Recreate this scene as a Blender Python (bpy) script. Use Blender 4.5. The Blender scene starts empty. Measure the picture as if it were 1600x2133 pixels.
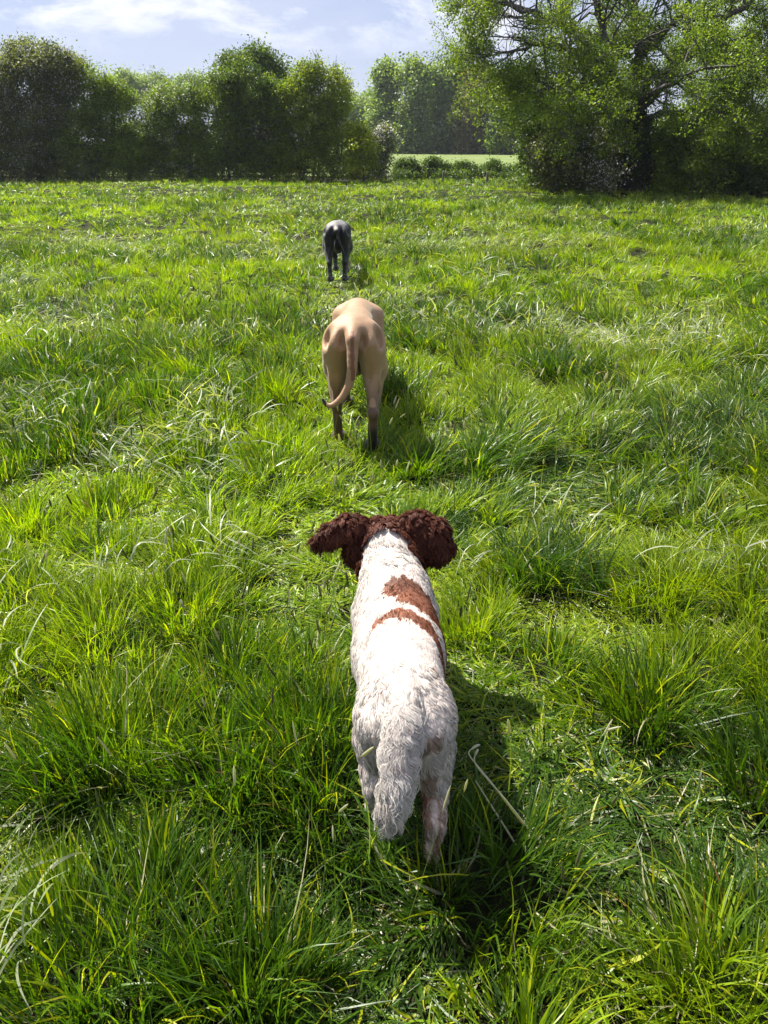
import bpy, math, numpy as np
from mathutils import Vector, kdtree
sc = bpy.context.scene
COL = sc.collection
R = math.radians

# ------------------------------------------------------------------ camera
CAMZ, PITCH, F = 1.6, R(26.2), 1560.0
cam = bpy.data.cameras.new('camera'); camo = bpy.data.objects.new('camera', cam); COL.objects.link(camo)
camo.location = (0, 0, CAMZ); camo.rotation_euler = (math.pi/2 - PITCH, 0, 0)
cam.sensor_fit = 'HORIZONTAL'; cam.sensor_width = 36; cam.lens = 36*F/1600
cam.clip_start = 0.05; cam.clip_end = 5000
sc.camera = camo
def at(px, py, Y):
    """photo pixel -> world point at forward distance Y"""
    a = (px-800)/F; b = -(py-1066.5)/F
    dy = math.cos(PITCH) + b*math.sin(PITCH); dz = -math.sin(PITCH) + b*math.cos(PITCH)
    t = Y/dy
    return np.array([a*t, Y, CAMZ + dz*t])

# ------------------------------------------------------------------ sky, sun, exposure
S = Vector((-0.54, 0.50, 1.03)).normalized()
EL = math.asin(S.z); ROT = math.atan2(S.x, S.y)
sc.view_settings.view_transform = 'Standard'; sc.view_settings.look = 'None'
sc.view_settings.gamma = 1; sc.view_settings.use_curve_mapping = False
sc.view_settings.exposure = 1.36
w = bpy.data.worlds.new('World'); sc.world = w; w.use_nodes = True
nt = w.node_tree; N = nt.nodes; LK = nt.links; N.clear()
def nd(nt_, t, **k):
    n = nt_.nodes.new(t)
    for a, b in k.items():
        if a.startswith('i_'):
            key = a[2:].replace('_', ' ')
            n.inputs[int(key) if key.isdigit() else key].default_value = b
        else: setattr(n, a, b)
    return n
out = nd(nt, 'ShaderNodeOutputWorld'); bg = nd(nt, 'ShaderNodeBackground', i_Strength=0.052)
sky = nd(nt, 'ShaderNodeTexSky', sky_type='NISHITA', sun_disc=False, sun_elevation=EL, sun_rotation=ROT, air_density=1.0, dust_density=0.6, ozone_density=1.5)
tc = nd(nt, 'ShaderNodeTexCoord')
mp = nd(nt, 'ShaderNodeMapping'); mp.inputs['Scale'].default_value = (1, 1, 2.4); mp.inputs['Location'].default_value = (0.9, 0.45, 0.3)
n1 = nd(nt, 'ShaderNodeTexNoise', i_Scale=2.3, i_Detail=7, i_Roughness=0.55, i_Distortion=0.25)
r1 = nd(nt, 'ShaderNodeValToRGB'); r1.color_ramp.elements[0].position = 0.45; r1.color_ramp.elements[1].position = 0.72
n2 = nd(nt, 'ShaderNodeTexNoise', i_Scale=6.5, i_Detail=8, i_Roughness=0.6, i_Distortion=0.3)
r2 = nd(nt, 'ShaderNodeValToRGB'); r2.color_ramp.elements[0].position = 0.49; r2.color_ramp.elements[1].position = 0.63
veil = nd(nt, 'ShaderNodeMix', data_type='RGBA'); veil.inputs[0].default_value = 0.72
veil.inputs[7].default_value = (4.1, 4.5, 6.6, 1)
m1 = nd(nt, 'ShaderNodeMix', data_type='RGBA'); m1.inputs[7].default_value = (5.4, 5.8, 7.2, 1)
m2 = nd(nt, 'ShaderNodeMix', data_type='RGBA'); m2.inputs[7].default_value = (8.6, 8.7, 9.3, 1)
LK.new(tc.outputs['Generated'], mp.inputs[0]); LK.new(mp.outputs[0], n1.inputs[0]); LK.new(mp.outputs[0], n2.inputs[0])
LK.new(n1.outputs[0], r1.inputs[0]); LK.new(n2.outputs[0], r2.inputs[0])
LK.new(sky.outputs[0], veil.inputs[6]); LK.new(veil.outputs[2], m1.inputs[6]); LK.new(r1.outputs[0], m1.inputs[0])
LK.new(m1.outputs[2], m2.inputs[6])
mm = nd(nt, 'ShaderNodeMath', operation='MULTIPLY'); LK.new(r2.outputs[0], mm.inputs[0])
sx = nd(nt, 'ShaderNodeSeparateXYZ'); mr = nd(nt, 'ShaderNodeMapRange', i_1=0.085, i_2=0.125, i_3=0.0, i_4=0.9); LK.new(tc.outputs['Generated'], sx.inputs[0]); LK.new(sx.outputs[2], mr.inputs[0]); LK.new(mr.outputs[0], mm.inputs[1]); LK.new(mm.outputs[0], m2.inputs[0])
LK.new(m2.outputs[2], bg.inputs[0]); LK.new(bg.outputs[0], out.inputs[0])
sl = bpy.data.lights.new('sun', 'SUN'); sl.energy = 5.0; sl.angle = R(0.55); sl.color = (1.0, 0.95, 0.86)
so = bpy.data.objects.new('sun', sl); COL.objects.link(so); so.rotation_euler = S.to_track_quat('Z', 'Y').to_euler(); so.location = (-20, 15, 40)
sc.cycles.max_bounces = 5; sc.cycles.diffuse_bounces = 2; sc.cycles.transmission_bounces = 3; sc.cycles.glossy_bounces = 2
sc.cycles.volume_bounces = 0; sc.cycles.use_denoising = True; sc.cycles.denoiser = 'OPENIMAGEDENOISE'; sc.cycles.denoising_input_passes = 'RGB_ALBEDO_NORMAL'
sc.cycles.caustics_reflective = False; sc.cycles.caustics_refractive = False

# ------------------------------------------------------------------ helpers
def make_mesh(name, V, Q, mat, parent=None, colors=None, smooth=True, loc=(0, 0, 0), T=None):
    """V (n,3), Q (m,4) quads, T optional (k,3) triangles, colors (n,3) -> one mesh object"""
    V = np.asarray(V, np.float32).reshape(-1, 3)
    me = bpy.data.meshes.new(name)
    me.vertices.add(len(V)); me.vertices.foreach_set('co', V.ravel())
    Q = np.asarray(Q, np.int32).reshape(-1, 4); idx = Q.ravel(); starts = np.arange(len(Q))*4
    if T is not None and len(T):
        T = np.asarray(T, np.int32).reshape(-1, 3)
        starts = np.concatenate([starts, len(idx)+np.arange(len(T))*3]); idx = np.concatenate([idx, T.ravel()])
    me.loops.add(len(idx)); me.loops.foreach_set('vertex_index', idx.astype(np.int32))
    me.polygons.add(len(starts)); me.polygons.foreach_set('loop_start', starts.astype(np.int32))
    if smooth: me.polygons.foreach_set('use_smooth', np.ones(len(starts), bool))
    me.update(calc_edges=True)
    if colors is not None:
        a = me.color_attributes.new('col', 'FLOAT_COLOR', 'POINT')
        c = np.ones((len(V), 4), np.float32); c[:, :3] = colors; a.data.foreach_set('color', c.ravel())
    me.materials.append(mat)
    o = bpy.data.objects.new(name, me); COL.objects.link(o); o.location = loc
    if parent: o.parent = parent
    return o
def tag(o, label=None, cat=None, group=None, kind=None):
    if label: o['label'] = label
    if cat: o['category'] = cat
    if group: o['group'] = group
    if kind: o['kind'] = kind
    return o
def empty(name, loc, label, cat, group=None):
    o = bpy.data.objects.new(name, None); COL.objects.link(o); o.location = loc; o.empty_display_size = .2
    return tag(o, label, cat, group)

_tabs = {}
def noise(x, y, s=1.0, seed=0):
    """value noise -1..1"""
    if seed not in _tabs: _tabs[seed] = np.random.default_rng(1000+seed).random((256, 256))*2-1
    t = _tabs[seed]; x = np.asarray(x)/s+37.3; y = np.asarray(y)/s+91.7
    i = np.floor(x).astype(int); j = np.floor(y).astype(int); u = x-i; v = y-j
    u = u*u*(3-2*u); v = v*v*(3-2*v); g = lambda a, b: t[a & 255, b & 255]
    return (g(i, j)*(1-u)+g(i+1, j)*u)*(1-v)+(g(i, j+1)*(1-u)+g(i+1, j+1)*u)*v
def sstep(a, b, x):
    t = np.clip((x-a)/(b-a), 0, 1); return t*t*(3-2*t)
def unit(v): return v/(np.linalg.norm(v, axis=-1, keepdims=True)+1e-9)

# ------------------------------------------------------------------ materials
def mat_new(name):
    m = bpy.data.materials.new(name); m.use_nodes = True; m.node_tree.nodes.clear(); return m, m.node_tree
def leafy(name, trans=0.45, rough=0.4, spec=0.35, tmul=(1.25, 1.15, 0.35), hueamp=0.0):
    """vertex-coloured leaf: glossy upper surface and light passing through"""
    m, t = mat_new(name); o = nd(t, 'ShaderNodeOutputMaterial')
    a = nd(t, 'ShaderNodeVertexColor', layer_name='col')
    p = nd(t, 'ShaderNodeBsdfPrincipled', i_Roughness=rough); p.inputs['Specular IOR Level'].default_value = spec
    tr = nd(t, 'ShaderNodeBsdfTranslucent'); mu = nd(t, 'ShaderNodeMix', data_type='RGBA', blend_type='MULTIPLY'); mu.inputs[0].default_value = 1
    mu.inputs[7].default_value = (*tmul, 1); mx = nd(t, 'ShaderNodeMixShader'); mx.inputs[0].default_value = trans
    L = t.links; L.new(a.outputs[0], p.inputs['Base Color']); L.new(a.outputs[0], mu.inputs[6]); L.new(mu.outputs[2], tr.inputs[0])
    L.new(p.outputs[0], mx.inputs[1]); L.new(tr.outputs[0], mx.inputs[2]); L.new(mx.outputs[0], o.inputs[0]); return m
M_GRASS = leafy('grass_blade', 0.38, 0.38, 0.32, (1.8, 1.9, 0.3))
M_LEAF = leafy('tree_leaf', 0.40, 0.5, 0.35, (1.7, 1.6, 0.4))
M_PETAL = leafy('blossom', 0.3, 0.6, 0.2, (1, 1, 1))
def bark(name, c1, c2, scale=6):
    m, t = mat_new(name); o = nd(t, 'ShaderNodeOutputMaterial'); L = t.links
    g = nd(t, 'ShaderNodeTexCoord'); mp = nd(t, 'ShaderNodeMapping'); mp.inputs['Scale'].default_value = (scale*3, scale*3, scale*.6)
    n = nd(t, 'ShaderNodeTexNoise', i_Scale=1.0, i_Detail=8, i_Roughness=0.7); r = nd(t, 'ShaderNodeValToRGB')
    r.color_ramp.elements[0].color = (*c1, 1); r.color_ramp.elements[1].color = (*c2, 1); r.color_ramp.elements[0].position = .35; r.color_ramp.elements[1].position = .65
    p = nd(t, 'ShaderNodeBsdfPrincipled', i_Roughness=0.85); b = nd(t, 'ShaderNodeBump', i_Strength=0.8, i_Distance=0.03)
    L.new(g.outputs['Object'], mp.inputs[0]); L.new(mp.outputs[0], n.inputs[0]); L.new(n.outputs[0], r.inputs[0]); L.new(r.outputs[0], p.inputs['Base Color'])
    L.new(n.outputs[0], b.inputs['Height']); L.new(b.outputs[0], p.inputs['Normal']); L.new(p.outputs[0], o.inputs[0]); return m
M_BARK = bark('bark', (0.03, 0.024, 0.018), (0.11, 0.095, 0.075))
M_OAKBARK = bark('oak_bark', (0.03, 0.027, 0.023), (0.12, 0.108, 0.095))
M_POST = bark('weathered_wood', (0.06, 0.05, 0.04), (0.2, 0.17, 0.14), 12)
def ground_mat(name, ca, cb, cc, s):
    m, t = mat_new(name); o = nd(t, 'ShaderNodeOutputMaterial'); L = t.links
    g = nd(t, 'ShaderNodeTexCoord'); n = nd(t, 'ShaderNodeTexNoise', i_Scale=s, i_Detail=9, i_Roughness=0.65); r = nd(t, 'ShaderNodeValToRGB')
    e = r.color_ramp.elements; e[0].color = (*ca, 1); e[0].position = .35; e[1].color = (*cc, 1); e[1].position = .7; k = e.new(.5); k.color = (*cb, 1)
    n2 = nd(t, 'ShaderNodeTexNoise', i_Scale=s*9, i_Detail=5)
    p = nd(t, 'ShaderNodeBsdfPrincipled', i_Roughness=0.9); b = nd(t, 'ShaderNodeBump', i_Strength=0.6, i_Distance=0.05)
    p.inputs['Specular IOR Level'].default_value = .1
    L.new(g.outputs['Object'], n.inputs[0]); L.new(g.outputs['Object'], n2.inputs[0]); L.new(n.outputs[0], r.inputs[0]); L.new(r.outputs[0], p.inputs['Base Color'])
    L.new(n2.outputs[0], b.inputs['Height']); L.new(b.outputs[0], p.inputs['Normal']); L.new(p.outputs[0], o.inputs[0]); return m
M_SOIL = ground_mat('meadow_floor', (0.008, 0.009, 0.005), (0.018, 0.022, 0.007), (0.05, 0.045, 0.022), 22)
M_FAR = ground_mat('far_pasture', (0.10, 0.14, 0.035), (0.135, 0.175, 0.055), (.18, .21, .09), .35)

# ------------------------------------------------------------------ ground
def H(x, y):
    d = np.hypot(x, y)
    return (.05*noise(x, y, 1.1, 1)+.035*noise(x, y, .45, 2)+.09*noise(x, y, 4.5, 3)*sstep(2, 9, d)) * (1-sstep(38, 60, d))
def ground():
    n = 210; u = np.linspace(-1, 1, 2*n+1); a = .5; b = math.asinh(1500/a)
    xs = a*np.sinh(b*u); ys = xs+3
    X, Y = np.meshgrid(xs, ys, indexing='ij'); Z = H(X, Y)
    Z = Z-.015; V = np.stack([X, Y, Z], -1).reshape(-1, 3); m = 2*n+1
    i, j = np.meshgrid(np.arange(m-1), np.arange(m-1), indexing='ij'); k = (i*m+j).ravel()
    Q = np.stack([k, k+m, k+m+1, k+1], 1)
    tag(make_mesh('ground', V, Q, M_SOIL), 'dark earth and thatch under the meadow grass', 'ground', kind='structure')
    # paler pasture beyond the hedge
    xs = np.linspace(-150, 160, 90); ys = np.geomspace(43.5, 420, 70)
    X, Y = np.meshgrid(xs, ys, indexing='ij'); Z = H(X, Y)*.3+.06+.25*noise(X, Y, 25, 9)*sstep(44, 70, Y)+sstep(44, 130, Y)*.35
    m = len(ys); V = np.stack([X, Y, Z], -1).reshape(-1, 3); i, j = np.meshgrid(np.arange(len(xs)-1), np.arange(m-1), indexing='ij'); k = (i*m+j).ravel()
    tag(make_mesh('far_field', V, np.stack([k, k+m, k+m+1, k+1], 1), M_FAR), 'pale green pasture beyond the low hedge', 'field', kind='structure')
ground()

# ------------------------------------------------------------------ trees and hedges
def tubes(paths, sides=6):
    """paths: list of (pts (n,3), radii (n)) -> one set of verts and quads"""
    Vs, Qs, off = [], [], 0
    a = np.linspace(0, 2*math.pi, sides, endpoint=False)
    for pts, rad in paths:
        pts = np.asarray(pts, float); rad = np.asarray(rad, float); n = len(pts)
        t = unit(np.gradient(pts, axis=0)); ref = np.where(np.abs(t[:, 2:3]) > .9, [[1., 0, 0]], [[0, 0, 1.]])
        u = unit(np.cross(t, ref)); v = np.cross(t, u)
        ring = pts[:, None]+(u[:, None]*np.cos(a)[None, :, None]+v[:, None]*np.sin(a)[None, :, None])*rad[:, None, None]
        Vs.append(ring.reshape(-1, 3)); k = (off+np.arange(n-1)[:, None]*sides+np.arange(sides)[None]).ravel(); k2 = (off+np.arange(n-1)[:, None]*sides+((np.arange(sides)+1) % sides)[None]).ravel()
        Qs.append(np.stack([k, k2, k2+sides, k+sides], 1)); off += n*sides
    return np.concatenate(Vs), np.concatenate(Qs)
def leaf_cloud(C, n_per, sig, size, pal, rng, up=.5, squash=.8, cvar=.3):
    """clusters of small rhombic leaves round centres C"""
    n = len(C)*n_per; P = np.repeat(C, n_per, 0)
    sg = np.repeat(np.broadcast_to(np.asarray(sig, float), (len(C),)), n_per)[:, None]
    P = P+rng.normal(0, 1, (n, 3))*sg*np.array((1, 1, squash))
    nn = unit(rng.normal(0, 1, (n, 3))+np.array((0, 0, up))); r = unit(rng.normal(0, 1, (n, 3))); u = unit(np.cross(nn, r)); v = np.cross(nn, u)
    s = size*rng.uniform(.6, 1.35, (n, 1)); fold = nn*s*.12
    V = np.stack([P-u*s*.5, P+v*s*.32+fold, P+u*s*.5, P-v*s*.32+fold], 1).reshape(-1, 3)
    pal = np.array(pal); ci = np.repeat(rng.integers(0, len(pal), len(C)), n_per); own = rng.integers(0, len(pal), n)
    ci = np.where(rng.random(n) < .35, own, ci)
    c = pal[ci]*np.repeat(rng.uniform(1-cvar, 1+cvar, (len(C), 1)), n_per, 0)*rng.uniform(.8, 1.2, (n, 1))
    return V, np.arange(n*4).reshape(-1, 4), np.repeat(c, 4, 0)
def lobes_world(lobes, Y, depth):
    out_ = []
    for (px, py, rx, ry, *o) in lobes:
        dy = o[0] if o else 0; c = at(px, py, Y+dy); ex = at(px+rx, py, Y+dy)[0]-c[0]; ez = at(px, py-ry, Y+dy)[2]-c[2]
        out_.append((c, np.array((ex, (ex+ez)*.5*depth, ez))))
    return out_
def bushy(name, lobes, Y, label, cat, group, pal, seed, leaf=.088, dens=1.0, sig=.20, depth=.7, n_per=56, blossom=0., twigs=0, shell=.35, trunk=.09, pet=(.85, .84, .80), zmin=.02, skirt=1.6, tag_crown='crown'):
    rng = np.random.default_rng(seed); W = lobes_world(lobes, Y, depth); C = []; W2 = []
    for c, r in W:
        W2.append((c, r*.84))
        for _ in range(9):
            d = unit(rng.normal(0, 1, 3)+np.array((0, 0, .25))); W2.append((c+d*r*rng.uniform(.6, .78), r*rng.uniform(.22, .50)))
    for c, r in W2:
        k = int(dens*7.5*(r[0]*r[1]+r[1]*r[2]+r[0]*r[2])/(sig/.3)**2)+6
        d = unit(rng.normal(0, 1, (k, 3))); rad = rng.uniform(shell, 1, (k, 1))**.6*(1+.13*rng.normal(0, 1, (k, 1)))
        C.append(c+d*r*rad)
    if skirt:
        a_ = min(c[0]-r[0]*.85 for c, r in W); b_ = max(c[0]+r[0]*.85 for c, r in W); yy = np.mean([c[1] for c, _ in W]); k = int((b_-a_)*26*dens*(.3/sig)**1.5)
        C.append(np.stack([rng.uniform(a_, b_, k), yy+rng.normal(0, .55, k), rng.uniform(0, 1, k)**1.3*skirt], 1))
    C = np.concatenate(C); C = C[C[:, 2] > zmin+.3*sig]
    cx = np.mean([c[0] for c, _ in W]); cy = np.mean([c[1] for c, _ in W]); g = H(np.array(cx), np.array(cy)); root = empty(name, (cx, cy, float(g)), label, cat, group); O = np.array((cx, cy, float(g)))
    sg = sig*rng.uniform(.6, 1.25, len(C)); V, Q, c = leaf_cloud(C, n_per, sg, leaf, pal, rng, up=1.1)
    k = (V.reshape(-1, 4, 3)[:, :, 2].min(1) > g+.02); V = V.reshape(-1, 4, 3)[k].reshape(-1, 3); c = c.reshape(-1, 4, 3)[k].reshape(-1, 3); Q = np.arange(len(V)).reshape(-1, 4)
    make_mesh(tag_crown, V-O, Q, M_LEAF, root, c, smooth=False)
    # stems reach from the ground into the crown
    paths = []; xs = sorted({round(float(cc[0]), 1) for cc, _ in W}); stems = max(2, min(6, len(xs)))
    zc = np.array([cc[2] for cc, _ in W])
    for i in range(stems):
        cc, r = W[rng.integers(len(W))]; b = np.array((cc[0]*.6+cx*.4+rng.normal(0, .2), cy+rng.normal(0, .25), g-.1)); e = cc+rng.normal(0, .2, 3)*r
        m_ = (b+e)/2+rng.normal(0, .12, 3)*(e[2]-b[2]); m_[2] = (b[2]+e[2])/2
        paths.append(([b, b*.6+m_*.4, m_, (m_+e)/2+rng.normal(0, .06, 3), e], trunk*np.array((1.15, .95, .75, .55, .3))*rng.uniform(.6, 1)))
        ends = C[rng.choice(len(C), min(14, len(C)), replace=False)]
        for q in ends:
            s0 = m_ if rng.random() < .5 else (m_+e)/2
            if np.linalg.norm(q-s0) < 3.2*max(r): paths.append(([s0, (s0+q)/2+rng.normal(0, .12, 3), q], trunk*np.array((.38, .22, .07))))
    for _ in range(twigs):
        q = C[rng.integers(len(C))]
        if q[2] < np.quantile(C[:, 2], .7): continue
        d = unit(rng.normal(0, .5, 3)+np.array((0, 0, 1.0))); l = rng.uniform(.25, .6); mid = q+d*l*.5+rng.normal(0, .05, 3)
        paths.append(([q, mid, q+d*l+rng.normal(0, .12, 3)], (.016, .012, .006)))
        for _k in range(3): d2 = unit(d+rng.normal(0, .7, 3)); paths.append(([mid, mid+d2*l*.35], (.010, .004)))
    V, Q = tubes(paths, 5); make_mesh('trunk', V-O, Q, M_BARK, root)
    if blossom:
        top = C[rng.random(len(C)) < blossom]
        nl = (noise(top[:, 0], top[:, 2], 1.1, 41) > -.15); top = top[nl]
        if len(top):
            V, Q, c = leaf_cloud(top+rng.normal(0, .1, top.shape)+np.array((0, -.1, .05)), 26, sig*1.0, leaf*.6, [pet], rng, up=.8, cvar=.1); make_mesh('blossom', V-O, Q, M_PETAL, root, c, smooth=False)
    return root
P_DARK = [(.058, .108, .014), (.085, .138, .015), (.04, .078, .013)]
P_GREEN = [(.12, .20, .014), (.175, .25, .015), (.075, .13, .014)]
P_YEL = [(.28, .33, .015), (.22, .29, .015), (.14, .20, .015)]
P_HAW = [(.12, .15, .045), (.15, .175, .065), (.085, .115, .038)]
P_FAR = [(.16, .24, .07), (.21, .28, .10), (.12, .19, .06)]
P_FARB = [(.15, .145, .055), (.13, .125, .05), (.165, .155, .06)]
P_OAK = [(.14, .22, .014), (.19, .275, .016), (.085, .15, .014)]
GH = 'hedgerow trees along the left of the meadow'
bushy('hawthorn_tree', [(45, 170, 85, 88), (120, 165, 70, 80), (-20, 230, 90, 110), (60, 290, 110, 80), (-60, 310, 80, 60), (90, 250, 75, 65)], 39.5, 'greyish hawthorn at the far left with bare twigs above its crown', 'tree', GH, P_HAW, 11, leaf=.10, twigs=420, blossom=.42, pet=(.6, .6, .56), dens=1.5)
bushy('hedge_tree', [(200, 215, 62, 75), (245, 245, 55, 75), (190, 310, 75, 62), (262, 320, 50, 50)], 39.3, 'bright green hedgerow tree beside the greyish twiggy hawthorn', 'tree', GH, P_GREEN, 12, twigs=160, dens=1.15)
bushy('hawthorn_tree', [(315, 250, 55, 80), (385, 235, 58, 72), (330, 330, 75, 45), (405, 320, 45, 55)], 39.6, 'low hawthorn dotted with white blossom in the dip of the left hedge', 'tree', GH, P_GREEN, 13, blossom=.30, pet=(.7, .7, .62), twigs=160, dens=1.15)
bushy('hedge_tree', [(455, 205, 55, 68), (520, 195, 62, 72), (570, 240, 45, 85), (480, 300, 75, 75), (560, 325, 60, 48)], 39.8, 'broad dark rounded tree in the middle of the left hedge', 'tree', GH, P_DARK+P_GREEN, 14, twigs=140, dens=1.2)
bushy('oak_tree', [(520, 140, 62, 46), (470, 170, 40, 40), (570, 175, 45, 45), (520, 220, 70, 60)], 52, 'dark oak crown rising behind the rounded hedge tree', 'tree', GH, P_DARK, 15, trunk=.2, sig=.30, leaf=.15)
bushy('hedge_tree', [(640, 165, 36, 52), (600, 240, 42, 65), (700, 200, 48, 66), (650, 245, 55, 70), (620, 320, 52, 50), (695, 305, 52, 62)], 39.5, 'tall two-topped yellow green tree at the right end of the left hedge', 'tree', GH, P_GREEN+P_YEL, 16, twigs=160, dens=1.1)
bushy('hedge_shrub', [(755, 318, 30, 46), (742, 275, 20, 28)], 38.6, 'small bright yellow green shrub ending the left hedge', 'shrub', None, P_YEL, 17, trunk=.06, sig=.2, leaf=.11)
bushy('hawthorn_shrub', [(790, 325, 17, 42), (800, 290, 10, 25)], 39.4, 'slim pale hawthorn in flower beside the yellow green shrub', 'shrub', None, P_HAW, 18, trunk=.05, sig=.2, leaf=.11, blossom=.8)
GD = 'distant trees beyond the pale pasture'
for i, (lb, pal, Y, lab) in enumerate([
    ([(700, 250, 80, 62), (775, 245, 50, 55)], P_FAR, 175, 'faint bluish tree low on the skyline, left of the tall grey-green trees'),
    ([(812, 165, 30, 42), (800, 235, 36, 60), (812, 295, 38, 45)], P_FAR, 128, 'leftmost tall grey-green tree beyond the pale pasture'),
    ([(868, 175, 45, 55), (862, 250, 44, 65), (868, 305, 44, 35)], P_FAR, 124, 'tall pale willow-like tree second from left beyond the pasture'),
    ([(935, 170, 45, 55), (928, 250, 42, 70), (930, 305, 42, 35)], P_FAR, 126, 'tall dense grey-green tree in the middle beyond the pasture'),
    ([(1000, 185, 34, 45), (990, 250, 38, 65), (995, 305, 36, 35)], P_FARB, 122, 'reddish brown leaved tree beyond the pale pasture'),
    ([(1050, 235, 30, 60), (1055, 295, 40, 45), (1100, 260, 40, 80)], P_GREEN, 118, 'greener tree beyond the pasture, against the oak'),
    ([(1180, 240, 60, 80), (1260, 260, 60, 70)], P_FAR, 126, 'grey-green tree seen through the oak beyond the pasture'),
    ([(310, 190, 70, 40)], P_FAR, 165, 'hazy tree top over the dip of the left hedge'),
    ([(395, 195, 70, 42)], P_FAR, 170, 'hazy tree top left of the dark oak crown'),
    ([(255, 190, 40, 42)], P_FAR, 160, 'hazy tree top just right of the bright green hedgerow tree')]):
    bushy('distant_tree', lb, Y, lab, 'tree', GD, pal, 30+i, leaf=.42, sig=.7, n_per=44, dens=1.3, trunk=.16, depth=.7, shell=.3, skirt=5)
GB = 'low bushes along the field boundary'
for i, (px, py, rx, ry, lab) in enumerate([(848, 347, 27, 17, 'first low round bush right of the slim hawthorn'), (912, 347, 31, 18, 'widest dark low bush on the boundary'), (965, 353, 24, 13, 'low straggly bush between two dark ones'), (1030, 352, 18, 16, 'small upright bush near the oak hedge'), (1076, 358, 24, 12, 'low bush touching the hawthorn under the oak'), (995, 360, 24, 9, 'lowest scrap of bush on the boundary')]):
    bushy('low_bush', [(px, py, rx, ry)], 41.5+.2*i, lab, 'bush', GB, P_DARK, 50+i, leaf=.09, sig=.14, n_per=36, trunk=.02, dens=2.0, skirt=.35)
for i, (lb, Y, lab, nm, pal, bl) in enumerate([
    ([(1160, 330, 45, 55), (1235, 335, 55, 52), (1190, 285, 50, 40)], 28.6, 'hawthorn with dusty white blossom at the foot of the oak', 'hawthorn_shrub', P_HAW, .55),
    ([(1425, 345, 50, 48), (1400, 300, 35, 35)], 28.4, 'fresh green bush right of the ivy-clad oak trunk', 'hedge_shrub', P_GREEN, 0),
    ([(1520, 350, 55, 42), (1585, 340, 45, 50), (1660, 340, 50, 50)], 28.6, 'dark bush filling the hedge at the right edge', 'hedge_shrub', P_DARK, .05),
    ([(1180, 265, 80, 60), (1110, 300, 30, 50), (1270, 290, 70, 70)], 31.5, 'dark hedge tree behind the flowering hawthorn', 'hedge_tree', P_DARK, 0),
    ([(1360, 300, 60, 75), (1450, 285, 65, 75)], 32, 'mid green hedge tree behind the oak trunk', 'hedge_tree', P_GREEN, 0),
    ([(1560, 290, 75, 75), (1650, 270, 80, 100)], 32.5, 'dark green hedge tree at the right edge behind the bushes', 'hedge_tree', P_DARK, .08)]):
    bushy(nm, lb, Y, lab, 'tree' if nm == 'hedge_tree' else 'shrub', 'hedge under the oaks on the right', pal, 60+i, leaf=.115, sig=.22, n_per=44, trunk=.05, blossom=bl, dens=1.15)
def oak(name, trunkpts, limbs, Y, label, seed, density=1.0, ivy=None):
    rng = np.random.default_rng(seed); base = at(trunkpts[0][0], trunkpts[0][1], Y); base[2] = -.1; O = base.copy(); O[2] = 0
    root = empty(name, O, label, 'tree', 'oaks on the right of the meadow')
    wp = lambda q: at(q[0], q[1], Y)+np.array((0, q[2] if len(q) > 2 else 0, 0))
    tp = [base]+[wp(q) for q in trunkpts[1:]]; paths = [(tp, np.linspace(.50, .36, len(tp)))]; minor = []; tips = []
    def sub(p, d, l, r, dep):
        n = 4; pts = [p]; dd = d
        for k in range(n):
            dd = unit(dd+rng.normal(0, .28, 3)+np.array((0, 0, .07))); pts.append(pts[-1]+dd*l/n)
            if dep > 0 and k > 0:
                for _ in range(2 if rng.random() < .7 else 1):
                    sub(pts[-1], unit(dd+rng.normal(0, .75, 3)), l*rng.uniform(.38, .62), r*.45, dep-1)
            if dep < 2: tips.append(pts[-1]+rng.normal(0, .1, 3))
        minor.append((pts, np.linspace(r, r*.25, n+1)))
    for pts, r0, r1 in limbs:
        P = [wp(q) for q in pts]; Pn = [P[0]]
        for a_, b_ in zip(P[:-1], P[1:]):
            L = np.linalg.norm(b_-a_)
            for k in (1, 2, 3): Pn.append(a_+(b_-a_)*k/3+(rng.normal(0, .045, 3)*L if k < 3 else 0))
        Pn = np.array(Pn); rr = np.linspace(r0*.85, r1*.7, len(Pn)); paths.append((Pn, rr))
        for k in range(3, len(Pn)):
            d = unit(Pn[k]-Pn[k-1]); f = k/len(Pn)
            for _ in range(int(density*2.2)+(rng.random() < .5)):
                dd = unit(d*.6+rng.normal(0, .8, 3)); sub(Pn[k], dd, rng.uniform(.9, 2.1)*(1.15-.45*f), rr[k]*.38+.012, 1)
        sub(Pn[-1], unit(Pn[-1]-Pn[-2]), 1.6, r1, 1)
    V, Q = tubes(paths, 9); V2, Q2 = tubes(minor, 4); make_mesh('trunk', np.concatenate([V, V2])-O, np.concatenate([Q, Q2+len(V)]), M_OAKBARK, root)
    T_ = np.array(tips); keep = noise(T_[:, 0], T_[:, 2]*1.3+T_[:, 1]*.45, .8, 77)+.5*noise(T_[:, 0], T_[:, 2]*1.2+T_[:, 1]*.4, 1.9, 78) > -.75+.70*sstep(3.3, 4.6, T_[:, 2]); T_ = T_[keep]
    V, Q, c = leaf_cloud(T_, 34, .135, .066, P_OAK, rng, up=1.0, squash=.75); make_mesh('crown', V-O, Q, M_LEAF, root, c, smooth=False)
    if ivy:
        cs = []
        for (q0, q1, rad, n) in ivy:
            a_, b_ = wp(q0), wp(q1); t_ = rng.random((n, 1)); cs.append(a_*(1-t_)+b_*t_+unit(rng.normal(0, 1, (n, 3)))*np.array((1, 1, .5))*rad)
        V, Q, c = leaf_cloud(np.concatenate(cs), 30, .13, .075, [(.022, .045, .012), (.03, .055, .014)], rng, up=.3); make_mesh('ivy', V-O, Q, M_LEAF, root, c, smooth=False)
    print(name, len(T_), 'tips')
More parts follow.
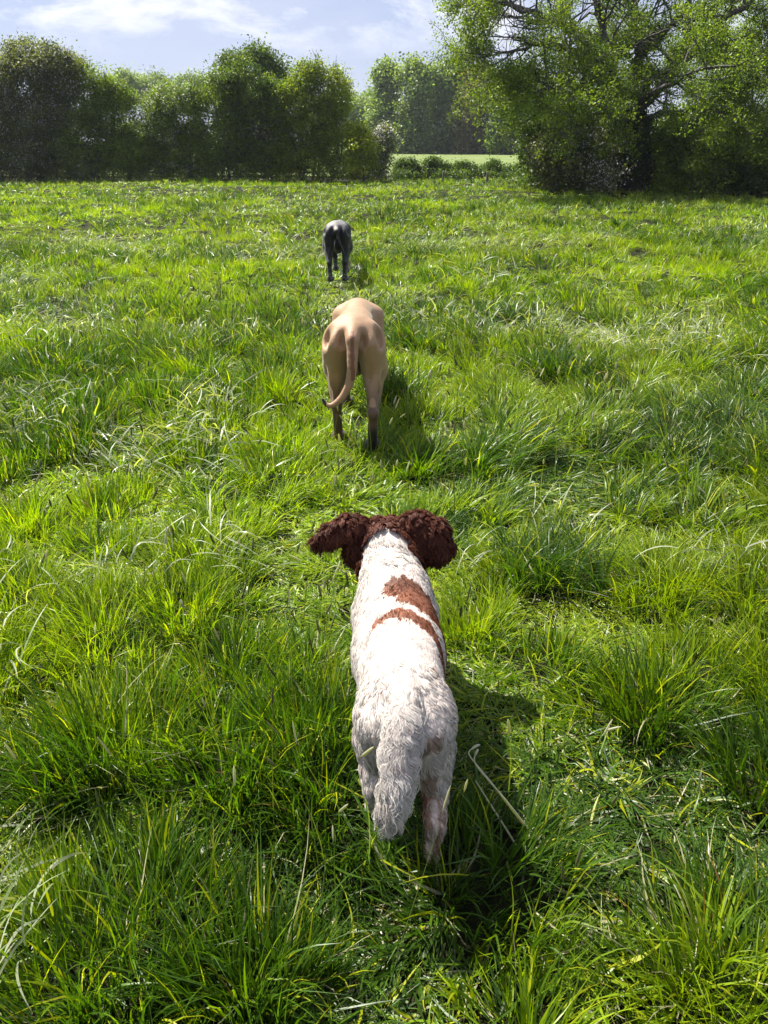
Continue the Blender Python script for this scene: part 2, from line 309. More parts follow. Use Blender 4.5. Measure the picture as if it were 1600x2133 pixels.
OAK_L = [([(1310, 240), (1265, 170, -.5), (1243, 120, -.8), (1238, 60, -1), (1225, 0, -1), (1205, -110, -1.2), (1190, -220, -1)], .21, .05),
    ([(1310, 235), (1335, 150, .5), (1347, 105, .8), (1350, 45, 1), (1338, -20, 1), (1330, -130, 1.5), (1320, -260, 1.5)], .24, .06),
    ([(1347, 105, .8), (1400, 50, 0), (1450, -20, -.5), (1500, -110, -1)], .13, .05),
    ([(1315, 240), (1390, 150, -1), (1450, 70, -1.5), (1520, 10, -2), (1600, -60, -2)], .20, .06),
    ([(1320, 245), (1375, 160, 1), (1440, 135, 2), (1520, 130, 2.5), (1610, 105, 3)], .17, .05),
    ([(1243, 125, -.8), (1180, 116, -1.5), (1110, 108, -2), (1050, 122, -2.5), (1005, 132, -2.6)], .11, .03),
    ([(1240, 110, -.8), (1190, 60, 0), (1120, 15, 1), (1060, -20, 1.5), (1000, -50, 2)], .12, .04),
    ([(1240, 90, -.8), (1150, 68, -2), (1060, 50, -2.5), (990, 30, -3), (950, 12, -3)], .11, .03),
    ([(1225, 0, -1), (1150, -50, -1.5), (1060, -70, -2), (985, -60, -2)], .09, .03),
    ([(1300, 250), (1230, 205, -1.5), (1150, 185, -2.5), (1105, 195, -3), (1075, 205, -3)], .14, .04),
    ([(1310, 260), (1200, 240, 1), (1120, 215, 1.5), (1065, 165, 2)], .14, .04),
    ([(1310, 250), (1240, 240, -2.2), (1180, 225, -3.6)], .12, .05),
    ([(1330, 260), (1420, 235, -1.5), (1480, 250, -2.5), (1510, 285, -3)], .13, .04),
    ([(1315, 240), (1335, 190, -2.5), (1370, 165, -4.2)], .14, .05),
    ([(1315, 240), (1300, 160, 2.5), (1270, 60, 4.5), (1250, -60, 5)], .15, .05)]
oak('oak_tree', [(1325, 392), (1322, 330), (1316, 280), (1310, 235)], OAK_L, 29.0, 'large spreading oak with grey limbs and an ivy-clad trunk', 81, 1.0,
    [((1322, 385), (1312, 235), .60, 620), ((1310, 240), (1345, 130, .7), .32, 160), ((1308, 240), (1262, 165, -.5), .28, 90)])
oak('oak_tree', [(1690, 400), (1680, 330), (1660, 260)], [
    ([(1660, 265), (1600, 285, -1), (1570, 310, -1.6), (1555, 335, -2)], .2, .07),
    ([(1660, 260), (1590, 190, -1), (1555, 130, -1.5), (1560, 60, -2), (1580, -20, -2)], .2, .06),
    ([(1590, 190, -1), (1520, 170, -2), (1470, 200, -3), (1440, 250, -3)], .12, .04),
    ([(1665, 260), (1700, 150, 0), (1690, 20, 0), (1650, -100, 0)], .24, .07),
    ([(1660, 240), (1600, 120, 2), (1530, 50, 3)], .16, .05),
    ([(1665, 260), (1760, 170, 0), (1830, 80, 0)], .2, .06)], 30.5, 'oak at the right edge whose dark limb arches down to the hedge', 82, 1.0)
# boundary posts
for i, (px, py, Y, h, lab) in enumerate([(923, 381, 37.2, .42, 'short grey fence post in the grass before the low bushes'), (1014, 384, 36.4, .40, 'short dark fence post nearer the oak hedge')]):
    p = at(px, py, Y); x, y = p[0], p[1]; rng = np.random.default_rng(90+i)
    a = np.linspace(0, 2*math.pi, 10, endpoint=False); zs = [-.15, .2, h-.03, h]; rs = [.055, .052, .05, .035]
    V = np.concatenate([np.stack([np.cos(a)*r*(1+.06*rng.normal(size=10))+.03*z, np.sin(a)*r, np.full(10, z)], 1) for z, r in zip(zs, rs)]+[np.array([[.03*h, 0, h+.008]])])
    Q = [(k*10+j, k*10+(j+1) % 10, (k+1)*10+(j+1) % 10, (k+1)*10+j) for k in range(3) for j in range(10)]; T3 = [(30+j, 30+(j+1) % 10, 40) for j in range(10)]
    o = make_mesh('fence_post', V, Q, M_POST, T=T3, smooth=False, loc=(x, y, float(H(np.array(x), np.array(y)))+.12)); tag(o, lab, 'post', 'fence posts at the field edge')

# ------------------------------------------------------------------ implicit surface bodies (one continuous mesh)
class SDF:
    def __init__(s, lo, hi, h):
        s.lo = np.array(lo, float); s.h = h
        s.n = np.ceil((np.array(hi)-s.lo)/h).astype(int)+1
        s.F = np.full(s.n, .2, np.float32)
    def _box(s, lo, hi, m):
        a = np.clip(np.floor((lo-m-s.lo)/s.h).astype(int), 0, s.n); b = np.clip(np.ceil((hi+m-s.lo)/s.h).astype(int)+1, 0, s.n)
        sl = tuple(slice(a[i], b[i]) for i in range(3))
        g = np.meshgrid(*[s.lo[i]+s.h*np.arange(a[i], b[i]) for i in range(3)], indexing='ij')
        return sl, np.stack(g, -1)
    def _mix(s, sl, d, k, sub):
        A = s.F[sl]
        if sub:
            h = np.clip(.5-.5*(A+d)/k, 0, 1); s.F[sl] = A*(1-h)+(-d)*h+k*h*(1-h)
        else:
            h = np.clip(.5+.5*(A-d)/k, 0, 1); s.F[sl] = A*(1-h)+d*h-k*h*(1-h)
    def cone(s, a, b, r1, r2, k=.03, sub=False, sx=1.0):
        a = np.array(a, float); b = np.array(b, float); m = max(r1, r2)/min(sx, 1)+k+2*s.h
        sl, P = s._box(np.minimum(a, b), np.maximum(a, b), m)
        P = P.copy(); c = (a+b)/2; f = np.array([1/sx, 1, 1]); P = c+(P-c)*f; a2 = c+(a-c)*f; b2 = c+(b-c)*f
        ab = b2-a2; t = np.clip(((P-a2)@ab)/(ab@ab+1e-12), 0, 1)
        d = np.linalg.norm(P-(a2+t[..., None]*ab), axis=-1)-(r1+(r2-r1)*t)
        s._mix(sl, d*min(sx, 1), k, sub)
    def ell(s, c, r, k=.03, sub=False, rot=None):
        c = np.array(c, float); r = np.array(r, float); sl, P = s._box(c-r.max(), c+r.max(), k+2*s.h)
        p = P-c
        if rot is not None: p = p@np.array(rot)
        k0 = np.linalg.norm(p/r, axis=-1); k1 = np.linalg.norm(p/r**2, axis=-1)+1e-9
        s._mix(sl, np.where(k0 < 1e-6, -r.min(), k0*(k0-1)/k1), k, sub)
    def path(s, pts, rs, k=.02, **kw):
        for i in range(len(pts)-1): s.cone(pts[i], pts[i+1], rs[i], rs[i+1], k, **kw)
    def mesh(s, smooth=2):
        F = s.F; n = F.shape; I = F < 0
        c = np.zeros((n[0]-1, n[1]-1, n[2]-1), int)
        for dx in (0, 1):
            for dy in (0, 1):
                for dz in (0, 1): c += I[dx:n[0]-1+dx, dy:n[1]-1+dy, dz:n[2]-1+dz]
        cell = np.argwhere((c > 0) & (c < 8)); ids = np.full(c.shape, -1, int); ids[tuple(cell.T)] = np.arange(len(cell))
        acc = np.zeros((len(cell), 3)); cnt = np.zeros(len(cell))
        cor = [(x, y, z) for x in (0, 1) for y in (0, 1) for z in (0, 1)]
        for a in cor:
            for ax in range(3):
                if a[ax] == 1: continue
                b = list(a); b[ax] = 1
                fa = F[tuple((cell+a).T)]; fb = F[tuple((cell+b).T)]; m = (fa < 0) != (fb < 0)
                t = np.where(m, fa/(fa-fb+1e-12), 0); p = cell+np.array(a)+0.0; p[:, ax] += t
                acc[m] += p[m]; cnt[m] += 1
        V = s.lo+s.h*acc/cnt[:, None]; Q = []
        for ax in range(3):
            o1, o2 = (ax+1) % 3, (ax+2) % 3
            sa = [slice(0, n[i]) for i in range(3)]; sb = list(sa); sa[ax] = slice(0, n[ax]-1); sb[ax] = slice(1, n[ax])
            A = I[tuple(sa)]; B = I[tuple(sb)]; e = np.argwhere(A != B)
            e = e[(e[:, o1] > 0) & (e[:, o2] > 0) & (e[:, o1] < n[o1]-1) & (e[:, o2] < n[o2]-1)]
            ins = A[tuple(e.T)]; q = []
            for d1, d2 in ((1, 1), (0, 1), (0, 0), (1, 0)):
                f = e.copy(); f[:, o1] -= d1; f[:, o2] -= d2; q.append(ids[tuple(f.T)])
            q = np.stack(q, 1); q[~ins] = q[~ins][:, ::-1]; Q.append(q)
        Q = np.concatenate(Q); Q = Q[(Q >= 0).all(1)]
        for _ in range(smooth):
            A = np.zeros_like(V); C = np.zeros(len(V))
            for i in range(4):
                u, v = Q[:, i], Q[:, (i+1) % 4]
                for c_ in range(3): A[:, c_] += np.bincount(u, V[v, c_], len(V))+np.bincount(v, V[u, c_], len(V))
                C += np.bincount(u, minlength=len(V))+np.bincount(v, minlength=len(V))
            V = V*.5+.5*A/C[:, None]
        return V, Q
def vnormals(V, Q):
    n = np.cross(V[Q[:, 2]]-V[Q[:, 0]], V[Q[:, 3]]-V[Q[:, 1]]); o = np.zeros_like(V)
    for i in range(4):
        for c in range(3): o[:, c] += np.bincount(Q[:, i], n[:, c], len(V))
    return unit(o)

def paw(s, x, y, z, L=.05, W=.032, k=.012):
    s.ell((x, y, z), (W, L, W*.8), k)
    for i, dx in enumerate((-.66, -.23, .23, .66)):
        s.ell((x+dx*W, y+L*(.75 if i in (1, 2) else .6), z-.15*W), (W*.3, L*.42, W*.5), k*.4)

# ------------------------------------------------------------------ smooth coated dogs
def coat_mat(name, rough, sheen, bump=.6):
    m, t = mat_new(name); o = nd(t, 'ShaderNodeOutputMaterial'); L = t.links
    a = nd(t, 'ShaderNodeVertexColor', layer_name='col'); g = nd(t, 'ShaderNodeTexCoord')
    mp = nd(t, 'ShaderNodeMapping'); mp.inputs['Scale'].default_value = (260, 260, 60)
    n = nd(t, 'ShaderNodeTexNoise', i_Scale=1, i_Detail=4); n3 = nd(t, 'ShaderNodeTexNoise', i_Scale=14, i_Detail=5)
    mx = nd(t, 'ShaderNodeMix', data_type='RGBA', blend_type='MULTIPLY'); mx.inputs[0].default_value = .55
    r = nd(t, 'ShaderNodeValToRGB'); r.color_ramp.elements[0].color = (.50, .46, .42, 1); r.color_ramp.elements[0].position = .3; r.color_ramp.elements[1].position = .7
    ad = nd(t, 'ShaderNodeMath', operation='MULTIPLY_ADD', i_1=.5); L.new(n.outputs[0], ad.inputs[0])
    hf = nd(t, 'ShaderNodeMath', operation='MULTIPLY', i_1=.5); L.new(n3.outputs[0], hf.inputs[0]); L.new(hf.outputs[0], ad.inputs[2])
    p = nd(t, 'ShaderNodeBsdfPrincipled', i_Roughness=rough); p.inputs['Sheen Weight'].default_value = sheen; p.inputs['Sheen Roughness'].default_value = .4
    p.inputs['Specular IOR Level'].default_value = .4
    b = nd(t, 'ShaderNodeBump', i_Strength=bump, i_Distance=0.004)
    L.new(g.outputs['Object'], mp.inputs[0]); L.new(mp.outputs[0], n.inputs[0]); L.new(g.outputs['Object'], n3.inputs[0]); L.new(ad.outputs[0], r.inputs[0])
    L.new(a.outputs[0], mx.inputs[6]); L.new(r.outputs[0], mx.inputs[7]); L.new(mx.outputs[2], p.inputs['Base Color'])
    L.new(n.outputs[0], b.inputs['Height']); L.new(b.outputs[0], p.inputs['Normal']); L.new(p.outputs[0], o.inputs[0]); return m
M_TAN = coat_mat('tan_short_coat', .5, .12); M_BLACK = coat_mat('black_short_coat', .6, .15)

def smooth_path(pts, rs, n=26):
    pts = np.array(pts, float); t = np.linspace(0, 1, len(pts)); tt = np.linspace(0, 1, n); P = np.stack([np.interp(tt, t, pts[:, i]) for i in range(3)], 1)
    for _ in range(6): P[1:-1] = .5*P[1:-1]+.25*(P[:-2]+P[2:])
    return P, np.interp(tt, t, rs)
def big_dog(tail, hind, front, hip_w=.96, h=.0065, headlow=.0, lg=1.0, low=0.0):
    """hind/front: (left_y, right_y) foot offsets; left is -x. Dog looks towards +y, rump near y=0."""
    s = SDF((-.27, -.32, -.01), (.27, 1.62, .86), h); W = hip_w
    s.cone((0, .06, .655), (0, .45, .615), .108, .108, .05, sx=1.08*W)
    s.ell((0, .68, .525), (.118, .30, .185), .07)
    s.cone((0, .60, .62), (0, .80, .625), .078, .07, .06)
    s.ell((0, .03, .665), (.128*W, .14, .090), .05)
    s.cone((-.092*W, .0, .695), (-.040, -.05, .700), .034, .030, .025); s.cone((.092*W, .0, .695), (.040, -.05, .700), .034, .030, .025)
    s.ell((0, .40, .48-low), (.09, .22, .10+low*.5), .07)                                        # tucked belly
    for sd, fy in ((-1, hind[0]), (1, hind[1])):
        x = sd*.098*W; st = .12+.45*fy
        s.cone((x, .03, .62), (sd*.122*W, st+.03, .445-low*.5), .082, .060*lg, .05)              # thigh
        s.cone((sd*.088*W, -.05, .62), (sd*.105*W, .0+.4*fy, .41-low*.5), .070, .040*lg, .045)    # buttock to calf
        s.cone((sd*.118*W, -.01, .58), (sd*.135*W, .06+.4*fy, .47), .055, .045, .04)
        s.cone((sd*.122*W, st+.03, .43), (sd*.106, -.05+fy, .245), .052*lg, .027*lg, .03)        # lower leg
        s.cone((sd*.103*W, -.03+.4*fy, .42), (sd*.106, -.078+fy, .265), .030*lg, .014*lg, .025)  # tendon
        s.ell((sd*.106, -.078+fy, .25), (.027*lg, .032, .036), .012)                             # hock
        s.cone((sd*.106, -.065+fy, .24), (sd*.102, -.045+fy, .07), .0235*lg, .023*lg, .015)
        paw(s, sd*.102, .0+fy, .034, .055*lg, .040*lg)
        s.ell((sd*.052*W, -.125, .655), (.026, .05, .045), .035, sub=True)                       # hollow beside the tail root
        s.ell((sd*.150*W, -.03, .645), (.022, .05, .05), .04, sub=True)                          # hollow under the hip bone
    for sd, fy in ((-1, front[0]), (1, front[1])):
        s.cone((sd*.09, .80, .59), (sd*.115, .74, .42), .08, .055, .05)
        s.cone((sd*.113, .74, .42), (sd*.09, .76+fy*.7, .21), .045*lg, .029*lg, .025)
        s.cone((sd*.09, .76+fy*.7, .21), (sd*.088, .76+fy, .06), .027*lg, .024*lg, .012)
        paw(s, sd*.088, .80+fy, .034, .055*lg, .040*lg)
    s.cone((0, .86, .58), (0, 1.10, .56-headlow), .10, .075, .06)                                # neck
    s.ell((0, 1.17, .555-headlow), (.068, .095, .068), .04)                                      # skull
    s.cone((0, 1.22, .54-headlow), (0, 1.40, .46-headlow), .048, .036, .03)                      # muzzle
    s.cone((0, 1.25, .495-headlow), (0, 1.36, .435-headlow), .03, .026, .02)                     # lower jaw and lips
    s.ell((0, 1.43, .475-headlow), (.02, .018, .016), .008)
    for sd in (-1, 1):
        s.ell((sd*.033, 1.235, .58-headlow), (.02, .02, .012), .01)                              # brow
        s.ell((sd*.062, 1.13, .54-headlow), (.014, .035, .055), .012)                            # hanging ear
    s.ell((-.014, .03, .455), (.022, .03, .038), .008); s.ell((.014, .025, .46), (.022, .03, .038), .008)
    for sd in (-1, 1):
        s.cone((sd*.078*W, -.128, .60), (sd*.090*W, -.085, .43), .008, .012, .022, sub=True)      # groove between the thigh muscles
        s.ell((sd*.150, .33, .56), (.030, .09, .08), .05, sub=True)                              # hollow flank
    s.cone((0, -.045, .60), (0, -.06, .44), .010, .024, .03, sub=True)                         # cleft between the thighs
    s.path(*smooth_path(*tail), k=.004); s.cone((0, -.02, .705), tail[0][1], .05, .03, .03)
    return s.mesh(2)

TAN_O = np.array([-.168, 4.12, 0.0]); BLK_O = np.array([-.60, 10.05, 0.0])
def tan_dog():
    tail = ([(0, -.06, .70), (0, -.135, .665), (.0, -.155, .57), (-.004, -.16, .48), (-.022, -.165, .41), (-.055, -.17, .355), (-.10, -.175, .315), (-.135, -.175, .298), (-.158, -.17, .318), (-.168, -.165, .345)],
            [.034, .033, .030, .0265, .023, .0195, .0165, .0135, .011, .008])
    V, Q = big_dog(tail, (.10, -.06), (-.04, .16), low=.035, lg=1.2); x, y, z = V.T
    c = np.tile((.375, .232, .122), (len(V), 1))
    mixc = lambda c, k, col: c*(1-k[:, None])+np.array(col)*k[:, None]
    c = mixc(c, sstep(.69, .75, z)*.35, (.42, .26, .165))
    under = sstep(.10, .03, np.abs(x))*sstep(.62, .52, z)*(y > -.12); c = mixc(c, under*.6, (.19, .165, .10))  # shade of the groin and inner thighs, painted into the coat as olive
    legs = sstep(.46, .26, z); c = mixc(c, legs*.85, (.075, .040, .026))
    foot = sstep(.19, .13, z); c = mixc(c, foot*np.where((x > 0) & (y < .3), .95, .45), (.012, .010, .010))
    ta = (y < -.125) & (z > .29) & (z < .72); c[ta] = (.37, .22, .12)
    stripe = ta & (np.abs(x+.0*z) < .012) & (z > .45); c[stripe] = (.20, .085, .045)
    tip = (y < -.12) & (x < -.148); c[tip] = (.02, .015, .012)
    mask = sstep(1.26, 1.34, y); c = mixc(c, mask*.9, (.03, .02, .018))
    root = empty('dog', TAN_O, 'large tan short haired dog walking away with its tail curled left', 'dog')
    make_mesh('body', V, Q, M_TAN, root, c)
    eyes(root, .029, 1.252, .566, .0095)
def eyes(root, x, y, z, r):
    for sd in (-1, 1):
        s = SDF((sd*x-.02, y-.02, z-.02), (sd*x+.02, y+.02, z+.02), .002); s.ell((sd*x, y, z), (r, r, r), .001)
        V, Q = s.mesh(1); make_mesh('eye', V, Q, M_EYE, root)
m, t = mat_new('eye'); o = nd(t, 'ShaderNodeOutputMaterial'); p = nd(t, 'ShaderNodeBsdfPrincipled', i_Roughness=.08); p.inputs['Base Color'].default_value = (.02, .009, .004, 1)
t.links.new(p.outputs[0], o.inputs[0]); M_EYE = m
def black_dog():
    tail = ([(0, -.06, .70), (.01, -.125, .66), (.035, -.145, .56), (.07, -.15, .46), (.10, -.15, .40), (.115, -.15, .37)], [.024, .023, .019, .016, .012, .008])
    V, Q = big_dog(tail, (-.02, .03), (.12, -.06), hip_w=1.12, h=.009, lg=1.4, low=.05); x, y, z = V.T
    V = V*np.array([.90, 1, .95])
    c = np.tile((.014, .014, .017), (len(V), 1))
    k = sstep(.64, .74, z)*.8; c = c*(1-k[:, None])+np.array((.22, .215, .20))*k[:, None]  # sun sheen along the back, painted into the black coat as grey
    sp = ((x/.03)**2+((z-.69)/.022)**2 < 1) & (y < -.03); c[sp] = (.38, .33, .29)
    k = sstep(.24, .08, z)*(noise(x*40+y*30, z*60, 1, 8) > -.1)*.55; c = c*(1-k[:, None])+np.array((.20, .20, .22))*k[:, None]
    root = empty('dog', BLK_O, 'black dog farthest ahead on the meadow, walking away', 'dog')
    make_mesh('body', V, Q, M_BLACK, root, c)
    eyes(root, .029*.90, 1.252, .566*.95, .0095)
tan_dog(); black_dog()

# ------------------------------------------------------------------ spaniel
SPO = np.array([.045, 1.30, 0.0])
def spaniel_body():
    s = SDF((-.30, 1.06, -.01), (.32, 2.34, .66), .006)
    s.ell((.035, 1.70, .365), (.118, .25, .130), .06)
    s.cone((.046, 1.43, .395), (.042, 1.62, .385), .100, .116, .05)
    s.ell((.050, 1.385, .405), (.090, .10, .088), .05)
    s.cone((.036, 1.74, .405), (.032, 1.86, .42), .092, .09, .05)
    s.cone((.030, 1.86, .415), (.010, 2.02, .475), .095, .080, .05)
    s.ell((.004, 2.07, .495), (.064, .078, .060), .03)
    s.cone((.003, 2.12, .478), (.003, 2.22, .435), .036, .028, .03)
    s.cone((.003, 2.12, .455), (.003, 2.195, .415), .026, .022, .02)
    s.ell((.003, 2.248, .437), (.014, .012, .011), .006)
    # flung ears: left stretched out sideways, right lifted and hanging broad
    s.path([(-.045, 2.06, .52), (-.10, 2.05, .545), (-.155, 2.04, .525), (-.205, 2.03, .50)], [.026, .030, .024, .014], .02)
    s.path([(-.05, 2.06, .50), (-.085, 2.04, .47), (-.095, 2.035, .45)], [.03, .026, .016], .03)
    s.path([(.05, 2.06, .52), (.10, 2.05, .555), (.15, 2.035, .53), (.175, 2.02, .485), (.172, 2.02, .46)], [.026, .030, .034, .028, .014], .025)
    s.path([(.06, 2.06, .50), (.10, 2.04, .49), (.13, 2.03, .465)], [.03, .036, .024], .03)
    # hind legs: right planted behind, left swung forward
    s.cone((.106, 1.38, .385), (.124, 1.415, .25), .058, .050, .05)
    s.cone((.097, 1.325, .39), (.118, 1.325, .25), .052, .036, .05)
    s.cone((.127, 1.415, .24), (.122, 1.265, .155), .040, .021, .03)
    s.cone((.122, 1.262, .155), (.118, 1.275, .04), .020, .017, .012); paw(s, .118, 1.295, .024, .036, .026)
    s.cone((-.002, 1.38, .385), (-.024, 1.46, .26), .060, .046, .05)
    s.cone((.004, 1.335, .39), (-.016, 1.38, .26), .046, .034, .05)
    s.cone((-.036, 1.46, .25), (-.028, 1.385, .15), .038, .021, .03)
    s.cone((-.028, 1.385, .15), (-.028, 1.425, .04), .019, .016, .012); paw(s, -.028, 1.445, .024, .036, .026)
    for sd, fy, fz in ((-1, .12, .05), (1, -.05, .024)):
        x = .032+sd*.07
        s.cone((x, 1.82, .36), (x+sd*.005, 1.78, .23), .055, .036, .04); s.cone((x+sd*.005, 1.78, .23), (x, 1.80+fy*.7, .12), .028, .02, .02)
        s.cone((x, 1.80+fy*.7, .12), (x, 1.80+fy, fz+.01), .019, .017, .01); paw(s, x, 1.82+fy, fz, .034, .025)
    s.path(*smooth_path(SP_TAIL, [.036, .031, .025, .019, .014, .009], 14), k=.012)
    return s.mesh(2)
SP_TAIL = [(.046, 1.36, .468), (.045, 1.30, .462), (.040, 1.245, .435), (.031, 1.203, .392), (.020, 1.182, .345), (.008, 1.175, .315)]
def poly_in(px, py, P):
    r = np.zeros(len(px), bool); n = len(P)
    for i in range(n):
        x1, y1 = P[i]; x2, y2 = P[(i+1) % n]
        c = ((y1 > py) != (y2 > py)) & (px < (x2-x1)*(py-y1)/(y2-y1+1e-12)+x1); r ^= c
    return r
# coat patches drawn on the flank: (angle round the trunk in degrees from straight up, distance along the back)
PATCHES = [[(-16, 1.741), (-8, 1.786), (10, 1.811), (30, 1.801), (62, 1.756), (100, 1.676), (128, 1.586), (124, 1.486), (104, 1.476), (84, 1.546), (62, 1.621), (38, 1.656), (14, 1.676), (-4, 1.701)],
           [(-32, 1.575), (-22, 1.625), (-4, 1.658), (14, 1.65), (34, 1.628), (58, 1.575), (80, 1.51), (74, 1.48), (52, 1.52), (30, 1.585), (6, 1.612), (-14, 1.595)],
           [(24, 1.432), (34, 1.446), (46, 1.434), (52, 1.415), (42, 1.425)]]
def coat_colour(P, rng):
    """white / brown / liver by place on the dog; returns colour and type code"""
    x, y, z = P.T; n = len(P)
    cx = .046-.055*(y-1.40); th = np.degrees(np.arctan2(x-cx, z-.36))
    jx = th+noise(x*60, y*60, 1, 21)*6+rng.normal(0, 1.4, n); jy = y+noise(x*70, y*50, 1, 22)*.010+rng.normal(0, .003, n)
    br = np.zeros(n, bool)
    for k in PATCHES: br |= poly_in(jx, jy, k)
    br &= (y > 1.38) & (y < 1.9) & (z > .2)
    headb = (y > 1.985+.03*np.cos((x-.004)*22)) & ((z > .44) | (np.abs(x) > .055))
    ear = (np.abs(x-.004) > .066) & (y > 1.95)
    headb |= ear
    c = np.tile((.66, .632, .585), (n, 1)); c += rng.normal(0, .02, (n, 1))
    leg = (z < .21) & (y < 1.6) & (x > .05); c[leg] *= (.95, .89, .84); st_ = leg & (noise(x*90, z*14, 1, 23) > .25); c[st_] *= (.55, .42, .34)
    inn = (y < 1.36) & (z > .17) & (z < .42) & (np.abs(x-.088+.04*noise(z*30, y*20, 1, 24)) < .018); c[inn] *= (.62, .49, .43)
    t = np.zeros(n, int)
    c[br] = np.array((.165, .055, .024))*rng.uniform(.75, 1.45, (br.sum(), 1))*(1-.45*sstep(1.70, 1.79, y[br]))[:, None]; t[br] = 1
    c[headb] = np.array((.125, .040, .022))*rng.uniform(.75, 1.35, (headb.sum(), 1)); t[headb] = 2
    return c, t
def spaniel():
    rng = np.random.default_rng(5)
    V, Q = spaniel_body(); Nn = vnormals(V, Q)
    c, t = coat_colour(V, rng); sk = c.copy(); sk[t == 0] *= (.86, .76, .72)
    sk[(V[:, 1] > 2.236)] = (.05, .02, .015)
    root = empty('spaniel', SPO, 'white and brown spaniel with curly brown ears, nearest the camera', 'dog')
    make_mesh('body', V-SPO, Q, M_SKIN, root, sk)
    for sd in (-1, 1):
        s = SDF((.003+sd*.03-.02, 2.12, .49), (.003+sd*.03+.02, 2.16, .53), .002); s.ell((.003+sd*.030, 2.137, .508), (.0085,)*3, .001)
        v, q = s.mesh(1); make_mesh('eye', v-SPO, q, M_EYE, root)
    # ---- strands
    A = V[Q[:, 0]]; B = V[Q[:, 1]]; C = V[Q[:, 2]]; D = V[Q[:, 3]]
    area = np.linalg.norm(np.cross(C-A, D-B), axis=1)*.5
    cen = (A+B+C+D)/4; cc, ct = coat_colour(cen, rng)
    tp = np.array(SP_TAIL); tf = np.concatenate([tp[i]+(tp[i+1]-tp[i])*np.linspace(0, 1, 8)[:, None] for i in range(len(tp)-1)])[5:]; tailm = np.min(np.linalg.norm(cen[:, None]-tf[None], axis=2), 1) < .034
    tailm &= cen[:, 1] < 1.30
    wgt = area*np.where(ct == 2, 3.6, 1.0)*np.where(tailm, 6.0, 1.0)*np.where(cen[:, 2] < .03, .2, 1)*np.where(cen[:, 1] > 2.14, .4, 1)
    def roots(n):
        f = rng.choice(len(Q), n, p=wgt/wgt.sum()); u, v = rng.random((2, n, 1))
        P = (A[f]*(1-u)+B[f]*u)*(1-v)+(D[f]*(1-u)+C[f]*u)*v
        return P, unit(Nn[Q[f, 0]]*(1-u)*(1-v)+Nn[Q[f, 1]]*u*(1-v)+Nn[Q[f, 2]]*u*v+Nn[Q[f, 3]]*(1-u)*v), tailm[f]
    def grow(P, Nr, tl, n, ns, curl_amp, guide=False):
        """integrate strands with gravity, combing and a slow wave"""
        x, y, z = P.T
        col, ty = coat_colour(P, rng)
        comb = np.stack([np.zeros(n), -np.ones(n), -.25-.9*np.abs(Nr[:, 0])-.8*sstep(.40, .3, z)], 1)
        hind = y < 1.40; comb[hind] += (0, .3, -1.1)
        comb[:, 0] += .45*noise(x*22, y*14, 1, 31); comb[:, 1] += .3*noise(y*25+z*20, x*20, 1, 32)
        rt = (z > .43) & (y < 1.42) & (np.abs(x-.046) < .055) & ~tl; comb[rt] = (0, -1.0, -.45)
        comb[(y > 1.97)] = (0, -.6, -.7)
        comb[tl] = (-.05, -.1, -1.0); comb[tl, 0] += .35*noise(z[tl]*9+y[tl]*9, x[tl]*12, 1, 35); comb[tl] += Nr[tl]*(.20+.85*sstep(.46, .33, z[tl]))[:, None]; comb[tl, 1] -= .5*sstep(.43, .47, z[tl]); comb[tl, 0] += 18*np.clip(x[tl]-.04, 0, .03)*sstep(.46, .38, z[tl])
        comb = unit(comb); tan = unit(comb-Nr*np.sum(comb*Nr, 1, keepdims=True)*.9)
        L = np.full(n, .026); L += .008*sstep(1.55, 1.35, y)+.012*sstep(.33, .22, z); L[(y > 1.84) & (y < 2.0)] = .034
        low = z < .14; L[low] = .009; L[(z < .05)] = .006
        fe = (Nr[:, 1] < -.25) & (z < .34) & (z > .13) & (y < 1.45); L[fe] = .05
        be = (Nr[:, 2] < -.4) & (y > 1.4) & (y < 1.95) & (z > .2); L[be] = .05
        L[tl] = .075+.03*sstep(.46, .34, z[tl]); L[ty == 2] = .046; L[y > 2.12] = .008; L[(ty == 1)] *= .85
        L *= rng.uniform(.75, 1.2, n); L[tl] *= rng.uniform(.45, 1.25, tl.sum()); lift = np.where(tl, .24, np.where(ty == 2, .55, .20))+.25*np.abs(noise(x*30, y*30+z*20, 1, 33))
        pos = P.copy(); pts = [pos.copy()]; ph = rng.random(n)*6.28
        d = unit(tan+Nr*np.clip(lift, .05, 2)[:, None]); side = unit(np.cross(d, Nr)); side2 = unit(np.cross(d, side))
        curl = np.where(ty == 2, 1.0, np.where((y > 1.84), .85, np.where(tl, 1.5, np.where(y < 1.45, .7, .25))))*curl_amp
        frq = np.where(ty == 2, 7.0, np.where(tl, 6.5, 6.0)); phl = np.where(tl, noise(x*110, y*60+z*60, 1, 34)*4, noise(x*55, y*35+z*45, 1, 34)*7); lift = lift*(1+np.where(tl, .4, np.where((y > 1.45) & (ty != 2), .3, .8))*noise(x*80, y*60+z*60, 1, 36))
        for k in range(1, ns):
            s_ = k/(ns-1); g = np.where(tl, .35, .22)
            g = np.where(ty == 2, .12, g)
            d = unit(d+np.array((0, 0, -1))*(g*s_)[:, None]-Nr*(np.where(tl, .03, .10)*(1-s_)*(ty != 2))[:, None])
            wv = (side*np.sin(frq*s_+phl+ph*.25)[:, None]+side2*(np.cos(frq*s_+phl+ph*.25)*np.where(tl, .10, .55))[:, None])*curl[:, None]
            pos = pos+unit(d+wv)*(L/(ns-1))[:, None]; pts.append(pos.copy())
        return np.stack(pts, 1), col, ty
    NS, NG, NH = 10, 2600, 130000
    Pg, Ng_, tg = roots(NG); G, _, gt = grow(Pg, Ng_, tg, NG, NS, 1.0)
